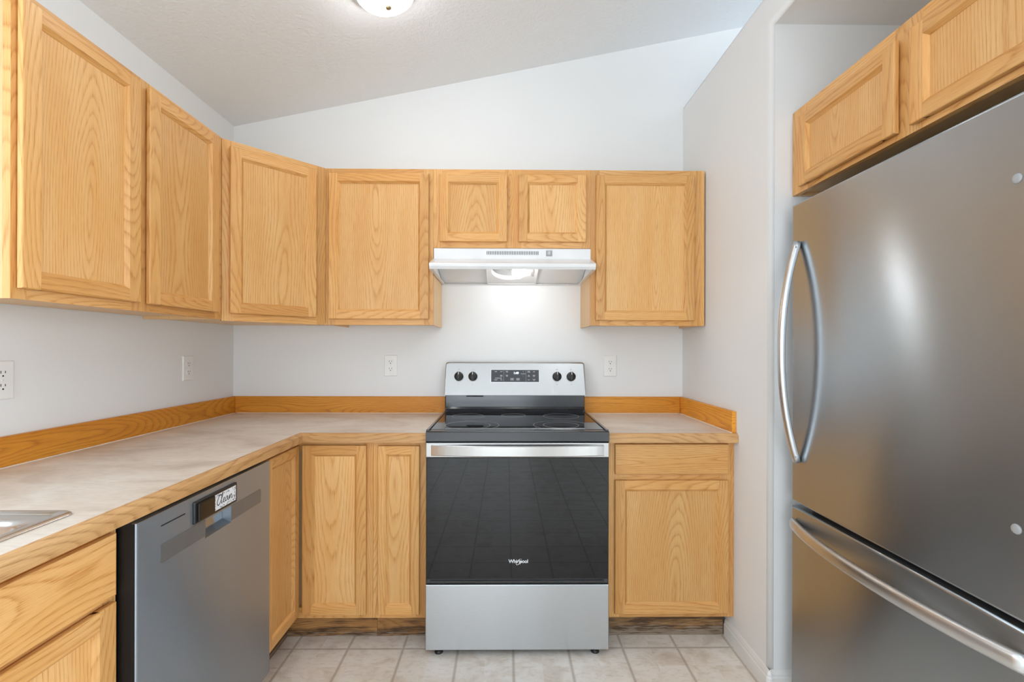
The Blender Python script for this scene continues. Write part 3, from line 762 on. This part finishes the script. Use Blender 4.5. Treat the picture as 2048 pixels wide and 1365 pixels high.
bm = new_bm()
text(bm, 'Whirlpool', 0.0205, Matrix.Translation((0.004, FRY - 0.0022, 0.390)) @ X90, extrude=0.0001, spacing=0.93, offset=0.0004)
Q = []      # the tilted swoosh ring through the wordmark
for k in range(33):
    a = R(60) + 2 * math.pi * 0.93 * k / 32; u, v = 0.0065 * math.cos(a), 0.0150 * math.sin(a); th = R(-42)
    Q.append((0.006 + u * math.cos(th) - v * math.sin(th), FRY - 0.0023, 0.388 + u * math.sin(th) + v * math.cos(th)))
sweep(bm, Q, lambda t: [(0.0010 * (0.35 + t) * math.cos(k * math.pi / 3), 0.0002 * math.sin(k * math.pi / 3)) for k in range(6)], (0, -1, 0))
obj('logo', bm, PRINT, gl)
# cooktop
bm = new_bm()
prism(bm, [(FRY - 0.001, 0.8800), (-0.06, 0.8985), (-0.06, 0.9250), (-0.098, 0.9250), (-0.640, 0.9215), (-0.672, 0.9225), (FRY - 0.001, 0.9190)], 0, -RW, RW, grain=0,
      bevel=(lambda e: abs(e.verts[0].co.x - e.verts[1].co.x) > 0.1 and e.verts[0].co.y < -0.66, 0.003, 2))
bm2 = bm
for x0, x1 in ((-RW, -RW + 0.012), (RW - 0.012, RW)): box(bm2, (x0, -0.672, 0.918), (x1, -0.098, 0.9275), 1, [('all', 0.002, 2)])
ck = obj('cooktop', bm, ENAM, c)
bm = new_bm(); prism(bm, [(-0.638, 0.9218), (-0.100, 0.9254), (-0.100, 0.9266), (-0.638, 0.9230)], 0, -RW + 0.0135, RW - 0.0135); cg = obj('ceramic_glass', bm, BLACKG, ck)
bm = new_bm()
def ring(cx, cy, r, w=0.0011):
    pts = []
    for k in range(64):
        a = 2 * math.pi * k / 64; y = cy + r * math.sin(a)
        pts.append((cx + r * math.cos(a), y, 0.9232 + (y + 0.638) / 0.538 * 0.0036))
    sweep(bm, pts, [(-w, -0.0002), (w, -0.0002), (w, 0.0002), (-w, 0.0002)], (0, 0, 1), closed=True)
ring(-0.199, -0.533, 0.120); ring(-0.216, -0.533, 0.098); ring(0.195, -0.528, 0.122); ring(0.195, -0.528, 0.078)
ring(-0.237, -0.262, 0.080); ring(0.225, -0.262, 0.088); ring(-0.012, -0.235, 0.060)
obj('burner_markings', bm, RINGM, cg)
# backguard
bm = new_bm()
box(bm, (-RW + 0.004, -0.075, 0.9270), (RW - 0.004, -0.012, 1.010), 0, [(['-y-x', '-y+x'], 0.003, 2)])
prism(bm, [(-0.108, 0.9268), (-0.0755, 0.9268), (-0.0755, 0.950), (-0.083, 0.940)], 0, -RW + 0.004, RW - 0.004)
rs = obj('riser', bm, ENAM, c)
bm = new_bm()
# tilted panel: outline in x,z with rounded upper corners, then leaned back
G0, G1 = 1.0135, 1.1885
pts = []
for cx, cz, a0 in ((RW - 0.018, G1 - 0.014, 0), (-RW + 0.018, G1 - 0.014, 90)):
    pts += [(cx + 0.0155 * math.cos(R(a0 + 15 * k)), cz + 0.014 * math.sin(R(a0 + 15 * k))) for k in range(7)]
pts += [(-RW - 0.001, G0 + 0.006), (-RW + 0.003, G0), (RW - 0.003, G0), (RW + 0.001, G0 + 0.006)]
prism(bm, pts, 1, -0.100, -0.020, grain=0, rnd=False, bevel=(lambda e: e.verts[0].co.y < -0.099 and e.verts[1].co.y < -0.099 and e.verts[0].co.z > G0 + 0.005 and e.verts[1].co.z > G0 + 0.005, 0.007, 4))
LEAN = 0.22
def lean_y(z): return (z - G0) * LEAN
for v in bm.verts: v.co.y += lean_y(v.co.z) if v.co.y < -0.05 else 0
bgd = obj('backguard', bm, STEELG, c)
bm = new_bm()
box(bm, (-RW + 0.006, -0.072, 1.003), (RW - 0.006, -0.03, 1.0135)); box(bm, (-0.26, -0.088, 1.0045), (-0.17, -0.072, 1.0080)); obj('vent_slot', bm, GASK, bgd)
fr = Matrix.Translation((0, -0.1003, G0)) @ Matrix.Rotation(-math.atan(LEAN), 4, 'X')      # local frame on the leaned face, -y outward
bm = new_bm(); box(bm, (-0.1285, -0.0012, 0.071), (0.1275, 0.001, 0.137), rnd=False); bm.transform(fr); cp = obj('control_panel', bm, PANEL, bgd)
bm = new_bm()
for lo, hi in (((-0.131, 0.0688), (0.130, 0.071)), ((-0.131, 0.137), (0.130, 0.1392)), ((-0.131, 0.071), (-0.1285, 0.137)), ((0.1275, 0.071), (0.130, 0.137))):
    box(bm, (lo[0], -0.0016, lo[1]), (hi[0], 0.001, hi[1]), rnd=False)
bm.transform(fr); obj('panel_bezel', bm, SATIN, cp)
bm = new_bm()
text(bm, '1:49', 0.0165, fr @ Matrix.Translation((0.005, -0.0016, 0.119)) @ X90, offset=0.0004); obj('clock_digits', bm, DIGIT, cp)
LABELS = (('Bake', -0.103, 0.127, 0.0058), ('Broil', -0.074, 0.127, 0.0058), ('Keep\nWarm', -0.074, 0.105, 0.0052), ('FROZEN BAKE', -0.089, 0.0915, 0.0058),
                    ('Nuggets', -0.103, 0.083, 0.0052), ('Pizza', -0.074, 0.083, 0.0052), ('Cook\nTime', -0.044, 0.127, 0.0052), ('Delay\nStart', -0.044, 0.105, 0.0052),
                    ('+', 0.043, 0.127, 0.008), ('Temp/Time', 0.043, 0.1155, 0.0052), ('-', 0.043, 0.105, 0.008), ('Timer\nSet/Off', 0.073, 0.127, 0.0052), ('Light', 0.101, 0.127, 0.0052),
                    ('Set\nClock', 0.073, 0.105, 0.0052), ('Steam\nClean', 0.101, 0.105, 0.0052), ('Start', 0.073, 0.083, 0.0058), ('Control\nLock', 0.101, 0.083, 0.0048))
for a, b in ((-1, -0.06), (-0.06, 0.02), (0.02, 0.058), (0.058, 1)):
    bm = new_bm()
    for s, x, z, sz in LABELS:
        if a < x <= b: text(bm, s, sz, fr @ Matrix.Translation((x, -0.0014, z)) @ X90, extrude=0.00005, offset=0.0001)
    obj('button_labels', bm, PRINT, cp)
for x in (-0.061, 0.058):
    bm = new_bm(); box(bm, (x - 0.0003, -0.0014, 0.074), (x + 0.0003, -0.0011, 0.134)); bm.transform(fr); obj('divider_line', bm, PRINT, cp)
for x, s in ((-0.0165, '0'), (0.0155, '*')):
    bm = new_bm()
    for lo, hi in (((x - 0.009, 0.0805), (x + 0.009, 0.0815)), ((x - 0.009, 0.0905), (x + 0.009, 0.0915)), ((x - 0.009, 0.0815), (x - 0.008, 0.0905)), ((x + 0.008, 0.0815), (x + 0.009, 0.0905))):
        bb = new_bm(); box(bb, (lo[0], -0.0014, lo[1]), (hi[0], -0.0011, hi[1])); bb.transform(fr); append(bm, bb)
    bb = new_bm(); box(bb, (x - 0.0025, -0.0014, 0.0835), (x + 0.0025, -0.0011, 0.0885)); bb.transform(fr); append(bm, bb)
    obj('key_outline', bm, PRINT, cp)
knob0 = None
for x in (-0.301, -0.226, 0.224, 0.300):
    if knob0 is None:
        bm = new_bm()
        lathe(bm, [(0, 0), (0.0245, 0), (0.0245, 0.006), (0.0225, 0.014), (0.0215, 0.016), (0, 0.016)], mat=X90, seg=40)
        box(bm, (-0.0075, -0.030, -0.0205), (0.0075, -0.014, 0.0215), 2, [('all', 0.002, 2)])
        knob0 = obj('knob', bm, BLACKP, bgd)
        bm = new_bm(); box(bm, (-0.0016, -0.0306, 0.006), (0.0016, -0.029, 0.0195)); obj('pointer', bm, PRINT, knob0)
        kk = knob0
    else:
        kk = copy_tree(knob0, bgd)
    kk.matrix_local = fr @ Matrix.Translation((x, 0.0, 0.1005))
for x in (-0.301, -0.226, 0.224, 0.300):
    bm = new_bm()
    for k in range(13):
        if k in (6,): continue
        a = R(90 + 27 * (k - 6) + 180); r0, r1 = 0.029, 0.0325
        bb = new_bm(); box(bb, (-0.0004, -0.0006, r0), (0.0004, 0.0005, r1)); bb.transform(fr @ Matrix.Translation((x, 0, 0.1005)) @ Matrix.Rotation(a, 4, 'Y')); append(bm, bb)
    text(bm, 'OFF', 0.006, fr @ Matrix.Translation((x, -0.0004, 0.139)) @ X90, extrude=0.00005)
    text(bm, 'HI', 0.005, fr @ Matrix.Translation((x, -0.0004, 0.058)) @ X90, extrude=0.00005)
    obj('dial_markings', bm, GREYP, bgd)

# ------------------------------------------------------------------ range hood
c = thing('range_hood', 'white under-cabinet range hood with its light on above the range', 'range hood', (-0.0195, 0, 1.612))
HW = 0.381; t_ = 0.0015
def Z(z): return z - 1.612
prof = [(-0.002, Z(1.612)), (-0.002, Z(1.7495)), (UF + 0.001, Z(1.7495)), (-0.3150, Z(1.745)), (-0.3165, Z(1.698)), (-0.445, Z(1.658)), (-0.4585, Z(1.652)), (-0.462, Z(1.646)), (-0.460, Z(1.637)), (-0.452, Z(1.6255))]
bm = new_bm()
tb = bmesh.new(); tb.loops.layers.uv.new('grain')
# outer skin: back, top and front as one strip plus the two shaped sides
A = [tb.verts.new((-HW, y, z)) for y, z in prof]; B = [tb.verts.new((HW, y, z)) for y, z in prof]
for i in range(len(prof) - 1):
    f = tb.faces.new((A[i], A[i + 1], B[i + 1], B[i])); f.smooth = i >= 5
tb.faces.new(A); tb.faces.new(B)
bmesh.ops.recalc_face_normals(tb, faces=tb.faces)
bmesh.ops.solidify(tb, geom=tb.faces[:], thickness=t_)
append(bm, tb)
# inner pan, pitched up towards the front, with the opening for the fan in the middle
FX = 0.133
for x0, x1 in ((-HW + 0.004, -FX), (FX, HW - 0.004)):
    prism(bm, [(-0.004, 0.004), (-0.004, 0.006), (-0.300, 0.097), (-0.312, 0.097), (-0.312, 0.095), (-0.300, 0.095)], 0, x0, x1, rnd=False)
for s in (-1, 1):
    prism(bm, [(-0.004, 0.001), (-0.452, 0.0140), (-0.452, 0.0165), (-0.004, 0.004)], 0, *sorted((s * (HW - 0.002), s * (HW - 0.016))), rnd=False)
prism(bm, [(-0.004, 0.0), (-0.018, 0.0), (-0.018, 0.0025), (-0.004, 0.0025)], 0, -HW + 0.002, HW - 0.002, rnd=False)
hb = obj('hood_shell', bm, WHITE, c)
for f in hb.data.polygons: f.use_smooth = False
bm = new_bm()
for k in range(31):
    x = -0.123 + 0.2475 * k / 30
    box(bm, (x - 0.0016, -0.3172, Z(1.7185)), (x + 0.0016, -0.3152, Z(1.7355)), rnd=False)
obj('vent_slots', bm, plain('slot_shadow_grey', (0.10, 0.10, 0.10), 0.7), c)['label'] = 'row of dark louvre slots'
bm = new_bm(); box(bm, (0.164, -0.3180, Z(1.712)), (0.194, -0.3155, Z(1.7395)), 0, [('all', 0.0008, 1)], rnd=False); sw = obj('switch_plate', bm, GREYP, c)
bm = new_bm(); box(bm, (0.1715, -0.3205, Z(1.718)), (0.1865, -0.3178, Z(1.735)), 0, [('all', 0.001, 1)], rnd=False); obj('rocker', bm, plain('light_grey_plastic', (0.5, 0.5, 0.5), 0.35), sw)
# fan housing: a plate with a round opening, side cheeks and a venturi ring
bm = new_bm()
tb = bmesh.new(); uvl = tb.loops.layers.uv.new('grain')
py0, py1, pz0_, pz1_ = -0.018, -0.285, 0.004, 0.084
def plate(x, s): y = py0 + (py1 - py0) * s; return Vector((x, y, pz0_ + (pz1_ - pz0_) * s))
nn = 48; inner = []; outer = []
for k in range(nn):
    a = 2 * math.pi * k / nn; cx, cs = math.cos(a), math.sin(a)
    inner.append(tb.verts.new(plate(-0.016 + 0.090 * cx, 0.56 + 0.37 * cs)))
    m = max(abs(cx), abs(cs)); outer.append(tb.verts.new(plate(0.128 * cx / m, min(1, max(0, 0.5 + 0.5 * cs / m)))))
top = [tb.verts.new(v.co + Vector((0, 0, 0.022))) for v in inner]
for k in range(nn):
    tb.faces.new((inner[k], inner[(k + 1) % nn], outer[(k + 1) % nn], outer[k])); f = tb.faces.new((inner[k], top[k], top[(k + 1) % nn], inner[(k + 1) % nn])); f.smooth = True
bmesh.ops.recalc_face_normals(tb, faces=tb.faces); append(bm, tb)
for s in (-1, 1):
    prism(bm, [(-0.016, 0.001), (-0.300, 0.078), (-0.300, 0.098), (-0.016, 0.010)], 0, *sorted((s * 0.128, s * 0.134)), rnd=False)
    box(bm, (s * 0.121 - 0.005, -0.275, 0.072), (s * 0.121 + 0.005, -0.262, 0.080), rnd=False)
prism(bm, [(-0.016, 0.001), (-0.024, 0.001), (-0.030, 0.006), (-0.016, 0.006)], 0, -0.128, 0.128, rnd=False)
fh = obj('fan_housing', bm, WHITE, c)
bm = new_bm()
box(bm, (-0.13, -0.29, 0.110), (0.11, -0.02, 0.112)); obj('fan_recess', bm, GREYP, fh)
bm = new_bm()
for k in range(4):
    a0 = k * math.pi / 2 + 0.3; tb = bmesh.new(); tb.loops.layers.uv.new('grain'); rows = []
    for i in range(5):
        r = 0.014 + 0.062 * i / 4; w = 0.35 + 0.45 * i / 4
        rows.append([tb.verts.new((-0.016 + r * math.cos(a0 + w * (j / 4 - 0.5) * 1.5), -0.165 + r * math.sin(a0 + w * (j / 4 - 0.5) * 1.5), 0.078 + 0.024 * (j / 4 - 0.5))) for j in range(5)])
    for i in range(4):
        for j in range(4): f = tb.faces.new((rows[i][j], rows[i + 1][j], rows[i + 1][j + 1], rows[i][j + 1])); f.smooth = True
    bmesh.ops.recalc_face_normals(tb, faces=tb.faces); append(bm, tb)
lathe(bm, [(0, 0.06), (0.012, 0.06), (0.016, 0.066), (0.016, 0.108), (0, 0.108)], (-0.016, -0.165, 0), seg=20)
obj('fan_blades', bm, plain('fan_grey', (0.50, 0.50, 0.50), 0.35, 0.6), fh)
bm = new_bm()
BM = Matrix.Rotation(R(90), 4, 'Y')
lathe(bm, [(0, -0.046), (0.012, -0.0445), (0.022, -0.039), (0.0285, -0.029), (0.030, -0.018), (0.028, -0.006), (0.021, 0.010), (0.015, 0.024), (0.0135, 0.032), (0, 0.033)], (0.045, -0.272, 0.026), BM, seg=32)
obj('light_bulb', bm, BULBM, c)
bm = new_bm(); lathe(bm, [(0, 0.033), (0.014, 0.033), (0.017, 0.045), (0.019, 0.062), (0, 0.064)], (0.045, -0.272, 0.026), BM, seg=24); box(bm, (0.104, -0.282, 0.026), (0.112, -0.262, 0.084)); obj('bulb_socket', bm, WPLAS, c)

# ------------------------------------------------------------------ outlets
def make_outlet(label, gangs=1):
    w = 0.071 if gangs == 1 else 0.117; h = 0.115
    o = thing('wall_outlet', label, 'outlet', group='white duplex outlets above the worktop')
    bm = new_bm(); box(bm, (-w / 2, -0.006, -h / 2), (w / 2, -0.0002, h / 2), 0, [(['-y-x', '-y+x', '-y-z', '-y+z'], 0.004, 3)], rnd=False); obj('cover_plate', bm, WPLAS, o)
    for g in range(gangs):
        gx = (g - (gangs - 1) / 2) * 0.046
        for z in (-0.0195, 0.0195):
            bm = new_bm()
            pts = []
            for k in range(32):
                a = 2 * math.pi * k / 32; pts.append((gx + 0.0172 * math.cos(a), z + max(-0.0135, min(0.0135, 0.0172 * math.sin(a)))))
            prism(bm, pts, 1, -0.0082, -0.005, rnd=False); r = obj('receptacle', bm, WPLAS, o)
            bm = new_bm()
            box(bm, (gx - 0.0075, -0.0085, z + 0.0005), (gx - 0.0053, -0.0080, z + 0.0085)); box(bm, (gx + 0.0053, -0.0085, z + 0.001), (gx + 0.0075, -0.0080, z + 0.008))
            lathe(bm, [(0, -0.0085), (0.0026, -0.0085), (0.0026, -0.0080), (0, -0.0080)], (gx, 0, z - 0.0068), X90 @ Matrix.Scale(-1, 4, (0, 0, 1)) if False else Matrix.Rotation(R(-90), 4, 'X'), seg=14)
            obj('slots', bm, INK, r)
        bm = new_bm(); lathe(bm, [(0, -0.0072), (0.0028, -0.0070), (0.0032, -0.0055), (0, -0.0055)], (gx, 0, 0), Matrix.Rotation(R(-90), 4, 'X'), seg=14); obj('screw', bm, WPLAS, o)
    return o
o1 = make_outlet('white duplex outlet on the back wall left of the range, below the single-door cabinet'); o1.location = (-0.6825, 0, 1.1665)
o2 = copy_tree(o1); o2['label'] = 'white duplex outlet on the back wall right of the range'; o2.location = (0.5255, 0, 1.167)
o3 = copy_tree(o1); o3['label'] = 'white single-gang outlet on the left wall near the room corner'; o3.location = (XL, -0.3835, 1.166); o3.rotation_euler = (0, 0, R(90))
o4 = make_outlet('wide double-gang white outlet plate on the left wall near the sink', 2); o4.location = (XL, -1.244, 1.165); o4.rotation_euler = (0, 0, R(90))

# ------------------------------------------------------------------ refrigerator
FXD, FY0, FY1 = 0.965, -0.962, -1.770
c = thing('refrigerator', 'tall stainless bottom-freezer refrigerator with bowed handles in the right alcove', 'refrigerator', (FXD, FY0, 0), R(-90))
W = FY0 - FY1; ZS = 0.7175
bm = new_bm(); box(bm, (0.004, 0.078, 0.05), (W - 0.004, 0.655, 1.745), 2, [('all', 0.004, 2)]); obj('body', bm, plain('fridge_side_grey', (0.10, 0.10, 0.105), 0.4), c)
bm = new_bm(); box(bm, (0.012, 0.071, 0.06), (W - 0.012, 0.079, 1.74)); obj('door_gasket', bm, GASK, c)
def rounded_door(z0, z1):
    bm = new_bm(); box(bm, (0, 0, z0), (W, 0.071, z1), 0, [(['-y-x', '-y+x', '-y+z', '-y-z'], 0.007, 4)], rnd=False)
    for f in bm.faces:
        if f.calc_area() < 0.02: f.smooth = True
    return bm
ud = obj('upper_door', rounded_door(ZS + 0.009, 1.772), STEELF, c)
ld = obj('freezer_drawer', rounded_door(0.075, ZS - 0.007), STEELF, c)
bm = new_bm(); box(bm, (0.02, 0.05, 0.0), (W - 0.02, 0.08, 0.07)); obj('base_grille', bm, BLACKP, c)
for x, y in ((0.05, 0.12), (W - 0.05, 0.12), (0.05, 0.6), (W - 0.05, 0.6)):
    bm = new_bm(); lathe(bm, [(0, 0), (0.02, 0), (0.02, 0.012), (0.012, 0.016), (0.012, 0.052), (0, 0.052)], (x, y, 0), seg=16); obj('foot', bm, BLACKP, c)
def lens(w, d, n=14):      # rounded, slightly flattened bar section
    return [(w * math.copysign(abs(math.cos(a)) ** 0.75, math.cos(a)), d * math.copysign(abs(math.sin(a)) ** 0.85, math.sin(a))) for a in [2 * math.pi * k / n for k in range(n)]]
def bow(t): return 1 - abs(2 * t - 1) ** 2.2
bm = new_bm(); hx = 0.047
sweep(bm, [(hx, -0.008 - 0.056 * bow(i / 40), 0.873 + 0.760 * i / 40) for i in range(41)], lens(0.013, 0.011), (0, -1, 0)); hd = obj('handle', bm, SATIN, ud); hd['label'] = 'vertical bowed satin metal handle'
for z in (0.893, 1.613):
    bm = new_bm(); lathe(bm, [(0, 0), (0.003, 0), (0.003, 0.0008), (0, 0.0010)], (hx + 0.0134, -0.022, z), Matrix.Rotation(R(90), 4, 'Y'), seg=12); obj('set_screw', bm, GREYP, hd)
bm = new_bm()
sweep(bm, [(0.022 + 0.764 * i / 40, -0.008 - 0.056 * bow(i / 40), 0.652 + 0.006 * bow(i / 40)) for i in range(41)], lens(0.011, 0.0195), (0, 0, 1)); hd2 = obj('handle', bm, SATIN, ld); hd2['label'] = 'horizontal bowed satin metal handle'
for z in (1.603, 0.907):
    bm = new_bm(); lathe(bm, [(0, 0.0032), (0.006, 0.0030), (0.0095, 0.0018), (0.0105, 0), (0, 0)], (0.757, -0.0, z), X90, seg=24); obj('plug', bm, plain('grey_plug', (0.36, 0.37, 0.38), 0.4), ud)

# ------------------------------------------------------------------ ceiling lamps
TILT = -math.atan(SLOPE)
def make_lamp(label, x, y):
    o = thing('ceiling_light', label, 'ceiling light', (x, y, ceil_z(x)), group='domed ceiling lights')
    o.rotation_euler = (0, TILT, 0)
    bm = new_bm(); lathe(bm, [(0, -0.0005), (0.118, -0.0005), (0.132, -0.006), (0.135, -0.015), (0.131, -0.024), (0.122, -0.029), (0.100, -0.027), (0, -0.027)]); obj('base', bm, CHROME, o)
    bm = new_bm()
    prof = [(0.112, -0.0275)] + [(0.116 * math.sin(R(a)) , -0.031 - 0.055 * math.cos(R(a))) for a in range(88, -1, -4)]
    def flute(r, z, a):
        k = max(0.0, 1 - abs(r - 0.03) / 0.03)
        return r, z - 0.002 * k * abs(math.sin(a * 8))
    lathe(bm, prof, seg=96, mod=flute); obj('glass_dome', bm, LAMP, o)['label'] = 'frosted white glass dome'
    bm = new_bm(); lathe(bm, [(0, -0.083), (0.007, -0.084), (0.009, -0.087), (0.0115, -0.089), (0.0120, -0.094), (0.010, -0.100), (0.005, -0.103), (0, -0.104)], seg=28); obj('finial', bm, BRASS, o)['label'] = 'antique brass finial'
    return o
make_lamp('domed white glass ceiling light with brass finial above the kitchen floor', -0.529, -0.777)
make_lamp('unseen domed white glass ceiling light added on the sloped ceiling behind the viewer', 0.62, -3.10)  # unseen fixture, added to carry a high light behind the camera
